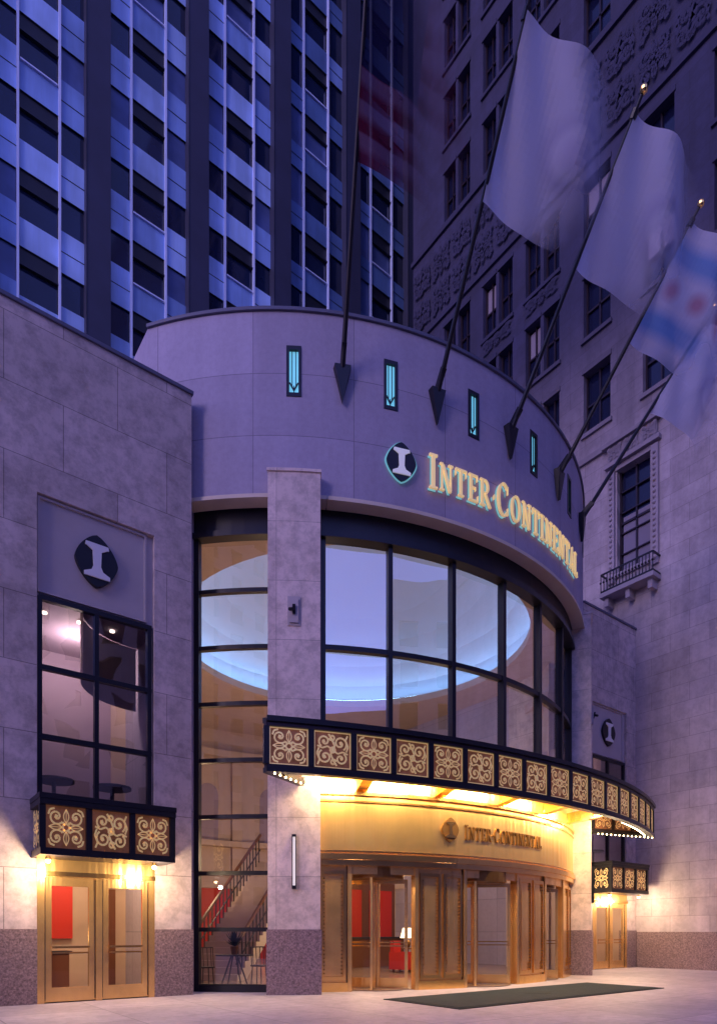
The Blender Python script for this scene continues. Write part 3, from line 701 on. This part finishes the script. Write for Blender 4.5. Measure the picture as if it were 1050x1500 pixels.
for k in range(26):
    a = 12.5+(A1-12.5)*(k+.5)/26; bulbs.sph(PK(a, RK-.2, ZB+.05), .020, 'bulb', 5)
bulbs.obj('bulbs', can)
b = B(); n = 40
for i in range(n):
    t0, t1 = i/n, (i+1)/n
    fa, fb = A0+(A1-A0)*t0, A0+(A1-A0)*t1; da, db = -33+67*t0, -33+67*t1
    for z, m in ((5.16, 'black_metal'), (5.06, 'bronze_satin')):
        b.poly([PK(fa,RK-.08,z),PK(fb,RK-.08,z),P(db,RF+.0,z),P(da,RF+.0,z)], m)
b.obj('roof', can)
b = B()
def front_r(ph, inset=.15):
    r = RF
    while r < 13:
        x, y, _ = P(ph, r)
        if (x-K[0])**2+(y-K[1])**2 > (RK-inset)**2: break
        r += .02
    return r
for ph in (-25, -13, -1, 11, 23):
    r = front_r(ph)
    p0 = Vector(P(ph, RF+.02, 4.52)); p1 = Vector(P(ph, r, 4.70))
    b.obox(p0, p1, .10, .26, 'bronze'); b.obox(p0-Vector((0,0,.15)), p1-Vector((0,0,.15)), .24, .04, 'bronze')
b.arc(K, RK-.5, RK-.42, A0+.5, A1-.5, 4.75, 5.0, 'bronze', 1)
b.obj('brackets', can)
for k in range(8):
    ph = -28+8*k; r = front_r(ph, .55)
    area('canopy_strip_light_%d' % k, P(ph, r, 4.62), P(ph, RF-1.0, 2.4), 1.1, .12, 85, (1, .74, .40), can)

# ================================================================= FLAGPOLES
def flagmat(name, kind):
    m = bpy.data.materials.new(name); m.use_nodes = True; nt = m.node_tree; N = nt.nodes; L = nt.links; N.clear()
    out = N.new('ShaderNodeOutputMaterial'); mix = N.new('ShaderNodeMixShader'); tr = N.new('ShaderNodeBsdfTransparent')
    df = N.new('ShaderNodeBsdfDiffuse'); tl = N.new('ShaderNodeBsdfTranslucent'); m2 = N.new('ShaderNodeMixShader'); m2.inputs[0].default_value = .45
    uv = N.new('ShaderNodeUVMap'); sp = N.new('ShaderNodeSeparateXYZ'); L.new(uv.outputs[0], sp.inputs[0])
    def ramp(src, stops, interp='LINEAR'):
        r = N.new('ShaderNodeValToRGB'); r.color_ramp.interpolation = interp; e = r.color_ramp.elements
        e[0].position, e[0].color = stops[0][0], (*stops[0][1], 1); e[1].position, e[1].color = stops[1][0], (*stops[1][1], 1)
        for p, c in stops[2:]: x = e.new(p); x.color = (*c, 1)
        L.new(src, r.inputs[0]); return r.outputs[0]
    W = (.76, .76, .94)
    if kind == 'us':
        wv = N.new('ShaderNodeMath'); wv.operation = 'MULTIPLY'; wv.inputs[1].default_value = 6.5; L.new(sp.outputs['Y'], wv.inputs[0])
        fr_ = N.new('ShaderNodeMath'); fr_.operation = 'FRACT'; L.new(wv.outputs[0], fr_.inputs[0])
        st = ramp(fr_.outputs[0], [(.30, (.10, .012, .04)), (.60, (.16, .09, .17)), (.92, (.16, .09, .17)), (1., (.10, .012, .04))])
        c = N.new('ShaderNodeMath'); c.operation = 'LESS_THAN'; c.inputs[1].default_value = .4; L.new(sp.outputs['X'], c.inputs[0])
        c2 = N.new('ShaderNodeMath'); c2.operation = 'GREATER_THAN'; c2.inputs[1].default_value = .46; L.new(sp.outputs['Y'], c2.inputs[0])
        cc = N.new('ShaderNodeMath'); cc.operation = 'MULTIPLY'; L.new(c.outputs[0], cc.inputs[0]); L.new(c2.outputs[0], cc.inputs[1])
        mx = N.new('ShaderNodeMix'); mx.data_type = 'RGBA'; L.new(cc.outputs[0], mx.inputs['Factor']); L.new(st, mx.inputs['A']); mx.inputs['B'].default_value = (.015, .015, .06, 1)
        col = mx.outputs['Result']
    elif kind == 'chicago':
        Bl = (.25, .45, .85)
        col0 = ramp(sp.outputs['Y'], [(.10, W), (.20, Bl), (.28, Bl), (.38, W), (.62, W), (.72, Bl), (.80, Bl), (.90, W)])
        mpn = N.new('ShaderNodeVectorMath'); mpn.operation = 'MULTIPLY'; mpn.inputs[1].default_value = (4.6, 6.0, 0); L.new(uv.outputs[0], mpn.inputs[0])
        f2 = N.new('ShaderNodeVectorMath'); f2.operation = 'FRACTION'; L.new(mpn.outputs[0], f2.inputs[0])
        ds = N.new('ShaderNodeVectorMath'); ds.operation = 'DISTANCE'; ds.inputs[1].default_value = (.5, .0, 0); 
        sx = N.new('ShaderNodeSeparateXYZ'); L.new(f2.outputs[0], sx.inputs[0]); 
        a = N.new('ShaderNodeMath'); a.operation = 'SUBTRACT'; a.inputs[1].default_value = .5; L.new(sp.outputs['Y'], a.inputs[0])
        a2 = N.new('ShaderNodeMath'); a2.operation = 'MULTIPLY'; a2.inputs[1].default_value = 3.6; L.new(a.outputs[0], a2.inputs[0])
        cb = N.new('ShaderNodeCombineXYZ'); L.new(sx.outputs['X'], cb.inputs[0]); L.new(a2.outputs[0], cb.inputs[1]); L.new(cb.outputs[0], ds.inputs[0])
        s = ramp(ds.outputs['Value'], [(.10, (.7, .7, .7)), (.40, (0, 0, 0))])
        mx = N.new('ShaderNodeMix'); mx.data_type = 'RGBA'; L.new(s, mx.inputs['Factor']); L.new(col0, mx.inputs['A']); mx.inputs['B'].default_value = (.6, .15, .22, 1); col = mx.outputs['Result']
    else:
        ds = N.new('ShaderNodeVectorMath'); ds.operation = 'DISTANCE'; ds.inputs[1].default_value = (.5, .5, 0); L.new(uv.outputs[0], ds.inputs[0])
        col = ramp(ds.outputs['Value'], [(.04, (.62, .60, .82)), (.12, W), (.17, (.64, .63, .85)), (.25, W)])
    L.new(col, df.inputs[0]); L.new(col, tl.inputs[0]); L.new(df.outputs[0], m2.inputs[1]); L.new(tl.outputs[0], m2.inputs[2])
    al = N.new('ShaderNodeMapRange'); al.interpolation_type = 'SMOOTHSTEP'
    no = N.new('ShaderNodeTexNoise'); no.inputs['Scale'].default_value = 2.2; no.inputs['Detail'].default_value = 1; L.new(uv.outputs[0], no.inputs['Vector'])
    ab = N.new('ShaderNodeMath'); ab.operation = 'SUBTRACT'; ab.inputs[1].default_value = .5; L.new(sp.outputs['Y'], ab.inputs[0])
    ab2 = N.new('ShaderNodeMath'); ab2.operation = 'ABSOLUTE'; L.new(ab.outputs[0], ab2.inputs[0])
    ab3 = N.new('ShaderNodeMath'); ab3.operation = 'MULTIPLY'; L.new(ab2.outputs[0], ab3.inputs[0]); L.new(sp.outputs['X'], ab3.inputs[1])
    ad0 = N.new('ShaderNodeMath'); ad0.operation = 'MULTIPLY_ADD'; ad0.inputs[1].default_value = 1.0; L.new(ab3.outputs[0], ad0.inputs[0]); L.new(sp.outputs['X'], ad0.inputs[2])
    ad = N.new('ShaderNodeMath'); ad.operation = 'MULTIPLY_ADD'; ad.inputs[1].default_value = .45; L.new(no.outputs['Fac'], ad.inputs[0]); L.new(ad0.outputs[0], ad.inputs[2])
    al.inputs['From Min'].default_value = .42; al.inputs['From Max'].default_value = 1.22; al.inputs['To Min'].default_value = .92; al.inputs['To Max'].default_value = 0
    if kind == 'us': al.inputs['From Min'].default_value = .30; al.inputs['To Min'].default_value = .9; al.inputs['From Max'].default_value = 1.1
    L.new(ad.outputs[0], al.inputs['Value'])
    L.new(al.outputs[0], mix.inputs[0]); L.new(tr.outputs[0], mix.inputs[1]); L.new(m2.outputs[0], mix.inputs[2]); L.new(mix.outputs[0], out.inputs[0])
    MATS[name] = m
for k in ('us', 'chicago', 'white'): flagmat('flag_'+k, k)
fp = [(-28, 'us'), (-14.7, 'white'), (-1.5, 'white'), (11.8, 'chicago'), (25, 'white')]
for i, (ph, kind) in enumerate(fp):
    e = empty('flagpole' if i == 0 else 'flagpole.%03d' % i)
    base = Vector(P(ph, R+.06, 13.05)); out = Vector((sin(ph*D2R), -cos(ph*D2R), 0)); d = (out*3.25+Vector((0,0,4.5))).normalized(); Lp = 5.6
    b = B(); tip = base+d*Lp
    b.cyl(base, tip, .055, .035, 'black_metal', 10); b.sph(tip+d*.08, .08, 'bronze', 10)
    b.cyl(tip-d*.35, tip-d*.2, .07, .07, 'black_metal', 8)
    b.obj('pole', e)
    b = B(); side = Vector((cos(ph*D2R), sin(ph*D2R), 0))
    w0 = base+Vector((0,0,.12)); tipb = base-Vector((0,0,.62))+out*.02; f0 = out*.10
    pts = [w0-side*.19-out*.05, w0+side*.19-out*.05, tipb-out*.05]; fr2 = [w0-side*.17+f0, w0+side*.17+f0, tipb+f0*.3]
    b.poly(fr2, 'black_metal')
    for k in range(3): j = (k+1) % 3; b.poly([pts[k],pts[j],fr2[j],fr2[k]], 'black_metal')
    b.obox(base+Vector((0,0,.13)), base+d*.5, .10, .12, 'black_metal'); b.obj('bracket', e)
    b = B(); nu, nv = 32, 20; hoist = 2.35; fly = 2.9
    fd = Vector((.86, -.36, -.30)).normalized(); top = tip-d*.25
    rnd = random.Random(i*5+2); phs = rnd.random()*6
    nrm = fd.cross(d).normalized()
    def F(u, v):
        p = top-d*hoist*(1-v)+fd*fly*u
        amp = .26*min(1, u*2.0)
        p = p+nrm*(amp*sin(u*8.5+v*3.2+phs)+.08*sin(u*17+v*6+phs))+Vector((0,0,-.50*u*u*(1.3-.8*v)))+fd*(-.18*u*sin(v*3.5+phs))+d*(.14*u*sin(u*7+phs*2))
        return p
    for a in range(nu):
        for c in range(nv):
            u0, u1, v0, v1 = a/nu, (a+1)/nu, c/nv, (c+1)/nv
            b.poly([F(u0,v0),F(u1,v0),F(u1,v1),F(u0,v1)], 'flag_'+kind, [(u0,v0),(u1,v0),(u1,v1),(u0,v1)])
    b.obj('flag', e, True)

# ================================================================= OFFICE TOWER
tw = empty('office_tower'); YT = 34.0
b = B(); g = B(); Z0, Z1 = 4., 82.
for k in range(-4, 7):
    px = 9.35+5.3*k
    b.box(px-.58, px+.58, YT-.45, YT+.5, Z0, Z1, 'tower_pier')
    b.box(px-.60, px-.585, YT-.48, YT-.452, Z0, Z1, 'tower_vent')
    x0 = px+.58; cols = [(x0, x0+1.10, 0), (x0+1.20, x0+2.94, 1), (x0+3.04, x0+4.14, 0)]
    dim = px > 19
    for xm in (x0+1.10, x0+2.94): b.box(xm, xm+.10, YT-.12, YT+.05, Z0, Z1, 'tower_mullion')
    fl = 3.7; z = Z0
    while z < Z1:
        for (a, c, t) in cols:
            rr = random.random()
            if t == 0:
                zz = z+2.05; m = 'spandrel%d' % (0 if rr > .35 else 1)
                if dim: m = 'spandrel2' if rr < .7 else 'spandrel1'; zz = z+1.5
                g.poly([(a,YT,z),(c,YT,z),(c,YT,zz),(a,YT,zz)], m)
                g.poly([(a,YT+.1,zz),(c,YT+.1,zz),(c,YT+.1,z+fl),(a,YT+.1,z+fl)], 'tower_glass' if rr > .2 else 'tower_glass_blind')
                g.poly([(a,YT,zz),(c,YT,zz),(c,YT+.1,zz),(a,YT+.1,zz)], m)
                zj = (z+zz)/2; b.box(a, c, YT-.02, YT+.02, zj-.015, zj+.015, 'tower_vent')
            else:
                m = 'spandrel%d' % ((1 if rr > .5 else 0) if not dim else 2)
                g.poly([(a,YT,z+.15),(c,YT,z+.15),(c,YT,z+1.5),(a,YT,z+1.5)], m)
                g.poly([(a,YT+.12,z+1.5),(c,YT+.12,z+1.5),(c,YT+.12,z+2.95),(a,YT+.12,z+2.95)], 'tower_glass' if rr < .8 else 'tower_glass_blind')
                b.box(a, c, YT-.05, YT+.1, z+2.95, z+3.02, 'tower_vent'); g.poly([(a,YT+.08,z+3.02),(c,YT+.08,z+3.02),(c,YT+.08,z+3.85),(a,YT+.08,z+3.85)], 'tower_vent')
                if rr > .5: b.box(a+.05, c-.05, YT-.10, YT+.02, z+1.5, z+1.57, 'tower_mullion')
        z += fl
b.obj('piers_and_mullions', tw); g.obj('spandrels_and_glazing', tw)
b = B(); b.box(-12.5, 46, YT+.51, YT+18, 0, Z1+1, 'tower_pier'); b.obj('tower_body', tw)

# ================================================================= LIMESTONE SKYSCRAPER
sk = empty('limestone_skyscraper'); XW = 22.6
mp = lambda u, z, d: (XW+d, u, z)
cols_ = [9.4, 11.9, 14.35, 16.9, 19.3, 21.8]
ops = []; wa = (12.2, 13.5, 14.8, 18.7); ops.append(wa)
for ci, y in enumerate(cols_):
    fl = 20.9
    while fl < 78:
        if not (32.0 < fl < 35.2) :
            if ci >= 3: ops.append((y-.85, y-.08, fl, fl+2.5)); ops.append((y+.08, y+.85, fl, fl+2.5))
            else: ops.append((y-.58, y+.58, fl, fl+2.4))
        fl += 3.75
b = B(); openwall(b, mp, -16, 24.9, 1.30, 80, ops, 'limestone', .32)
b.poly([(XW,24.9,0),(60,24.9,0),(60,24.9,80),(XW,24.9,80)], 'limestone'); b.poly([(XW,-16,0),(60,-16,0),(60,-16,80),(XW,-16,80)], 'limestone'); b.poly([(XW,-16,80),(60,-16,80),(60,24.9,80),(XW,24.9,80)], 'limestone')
b.obj('walls', sk)
b = B(); b.box(XW-.04, XW+.5, -16, 12.70, 0, 1.30, 'granite'); b.obj('granite_base', sk)
g = B(); t = B()
for k, (a, c, z0, z1) in enumerate(ops):
    g.poly([mp(a,z0,.30),mp(c,z0,.30),mp(c,z1,.30),mp(a,z1,.30)], 'old_glass')
    zm = (z0+z1)/2
    if k % 4 == 1 and z0 < 30: g.poly([mp(a+.05,zm,.296),mp(c-.05,zm,.296),mp(c-.05,z1-.1,.296),mp(a+.05,z1-.1,.296)], 'curtain')
    g.box(XW+.22, XW+.29, a, c, zm-.04, zm+.04, 'dark_bronze')
    g.box(XW+.22, XW+.288, (a+c)/2-.03, (a+c)/2+.03, z0, z1, 'dark_bronze')
    for (p, q) in ((a, a+.06), (c-.06, c)): g.box(XW+.2, XW+.286, p, q, z0, z1, 'dark_bronze')
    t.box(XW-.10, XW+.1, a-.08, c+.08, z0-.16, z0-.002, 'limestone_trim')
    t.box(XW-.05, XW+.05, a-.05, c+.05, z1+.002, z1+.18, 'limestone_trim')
a, c, z0, z1 = wa
for yy in (a-.34, c+.06):
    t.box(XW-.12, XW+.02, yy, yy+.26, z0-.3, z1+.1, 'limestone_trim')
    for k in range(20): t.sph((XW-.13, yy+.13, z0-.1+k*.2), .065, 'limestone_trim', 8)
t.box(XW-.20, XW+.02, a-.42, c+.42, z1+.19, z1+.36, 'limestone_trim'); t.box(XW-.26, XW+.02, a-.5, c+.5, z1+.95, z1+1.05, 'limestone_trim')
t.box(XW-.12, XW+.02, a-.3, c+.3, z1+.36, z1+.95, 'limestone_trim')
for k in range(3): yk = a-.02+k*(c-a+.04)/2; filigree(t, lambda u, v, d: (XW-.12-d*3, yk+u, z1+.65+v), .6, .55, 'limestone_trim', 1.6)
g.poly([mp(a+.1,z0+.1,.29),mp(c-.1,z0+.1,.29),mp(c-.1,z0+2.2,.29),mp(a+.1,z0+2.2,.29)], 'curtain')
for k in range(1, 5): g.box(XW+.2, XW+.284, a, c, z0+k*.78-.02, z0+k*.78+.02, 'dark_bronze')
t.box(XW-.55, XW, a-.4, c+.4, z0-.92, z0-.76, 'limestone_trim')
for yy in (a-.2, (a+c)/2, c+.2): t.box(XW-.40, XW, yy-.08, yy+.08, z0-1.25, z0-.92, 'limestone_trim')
rb = B(); XR = XW-.5; ra, rcc = a-.36, c+.36
for z in (z0-.70, z0-.05): rb.obox((XR, ra, z), (XR, rcc, z), .05, .05, 'black_metal'); rb.obox((XR, ra, z), (XW, ra, z), .05, .05, 'black_metal'); rb.obox((XR, rcc, z), (XW, rcc, z), .05, .05, 'black_metal')
for k in range(17):
    yy = ra+k*(rcc-ra)/16; rb.obox((XR, yy, z0-.70), (XR, yy, z0-.05), .025, .025, 'black_metal')
    rb.sph((XR-.02, yy, z0-.36), .045, 'black_metal', 6)
rb.obj('balcony_railing', sk)
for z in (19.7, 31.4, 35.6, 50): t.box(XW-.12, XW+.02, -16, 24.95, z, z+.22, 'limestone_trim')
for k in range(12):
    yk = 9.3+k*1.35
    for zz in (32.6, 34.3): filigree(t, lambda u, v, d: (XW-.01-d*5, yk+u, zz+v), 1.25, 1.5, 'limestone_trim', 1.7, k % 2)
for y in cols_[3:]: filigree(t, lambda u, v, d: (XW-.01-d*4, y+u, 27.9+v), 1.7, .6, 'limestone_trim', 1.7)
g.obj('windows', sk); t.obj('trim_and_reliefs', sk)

# ================================================================= buildings across the street (reflected in the glass); added glare blockers down the street
def block(name, mo, u0, u1, H, boxargs):
    o_ = empty(name); b = B(); openl = []
    i = 0
    while u0+2+i*3.6+1.8 < u1:
        for j in range(int((H-6)/3.8)): openl.append((u0+2+i*3.6, u0+3.8+i*3.6, 5+j*3.8, 7.4+j*3.8))
        i += 1
    openwall(b, mo, u0, u1, 0, H, openl, 'facade_stone', .3)
    for (a, c, z0, z1) in openl: b.poly([mo(a,z0,.28),mo(c,z0,.28),mo(c,z1,.28),mo(a,z1,.28)], 'old_glass')
    b.box(*boxargs, 0, H, 'facade_stone'); b.obj('facade', o_)
block('office_building', lambda u, z, d: (u, -34-d, z), -32, 8, 22, (-32, 8, -50, -34.4))
block('office_building.001', lambda u, z, d: (u, -34-d, z), 8.2, 58, 34, (8.2, 58, -50, -34.4))
block('glare_blocker', lambda u, z, d: (-58-d, u, z), -75, -17, 62, (-75, -58.4, -75, -17))  # unseen block, added to keep bright sky out of the left bay glass
block('glare_blocker.001', lambda u, z, d: (-58-d, u, z), -16.8, 8, 15, (-75, -58.4, -16.8, 8))  # unseen lower part of the added blocker, letting the sun lamp pass over

# ================================================================= GROUND
b = B(); b.box(-60, 60, 2.6, 12.74, -.14, 0, 'pavement'); b.obj('sidewalk')
b = B(); b.box(-60, 60, 2.3, 2.595, -.15, .003, 'kerb'); b.obj('kerb_stone')
b = B(); b.poly([(-300,-300,-.145),(300,-300,-.145),(300,300,-.145),(-300,300,-.145)], 'asphalt'); b.obj('road')
b = B(); b.box(7.9, 14.6, 7.55, 9.55, .002, .016, 'mat_edge'); b.box(8.0, 14.5, 7.65, 9.45, .0162, .022, 'mat_cloth')
emblem(b, lambda u, v, d: (11.25+u*1.3, 8.55+v, .0225+d*.02), .32, 'mat_edge', 'mat_cloth'); b.obj('door_mat')
b = B(); b.box(5.4, 19.3, 12.741, 13.6, -.14, .001, 'pavement'); b.obj('threshold_paving')

# ================================================================= LIGHT
SE, SA = 20., radians(250)
w = bpy.data.worlds.new('World'); scene.world = w; w.use_nodes = True; nt = w.node_tree; N = nt.nodes; L = nt.links
bg = N['Background']; sky = N.new('ShaderNodeTexSky'); sky.sky_type = 'NISHITA'; sky.sun_disc = False
sky.sun_elevation = radians(SE); sky.sun_rotation = SA
sky.ozone_density = 4.0; sky.dust_density = .15
vm = N.new('ShaderNodeVectorMath'); vm.operation = 'MULTIPLY'; vm.inputs[1].default_value = (2.05, 1.27, 2.45)
L.new(sky.outputs[0], vm.inputs[0]); L.new(vm.outputs[0], bg.inputs[0]); bg.inputs[1].default_value = .138
sl = bpy.data.lights.new('sun', 'SUN'); sl.energy = 1.3; sl.angle = radians(25); sl.color = (1, .73, .80)
so = bpy.data.objects.new('sun', sl); scene.collection.objects.link(so)
sd = Vector((sin(SA)*cos(radians(SE)), cos(SA)*cos(radians(SE)), sin(radians(SE))))
so.rotation_euler = sd.to_track_quat('Z', 'Y').to_euler()

# ================================================================= CAMERA
cam = bpy.data.cameras.new('camera'); co = bpy.data.objects.new('camera', cam); scene.collection.objects.link(co)
co.location = (0, 0, 1.3); co.rotation_euler = (radians(90), 0, radians(-37.4))
cam.sensor_fit = 'VERTICAL'; cam.sensor_height = 36; cam.lens = 22.75; cam.shift_y = .41; cam.clip_end = 1000; cam.clip_start = .05
scene.camera = co
scene.view_settings.view_transform = 'Standard'; scene.view_settings.look = 'None'; scene.view_settings.exposure = 0
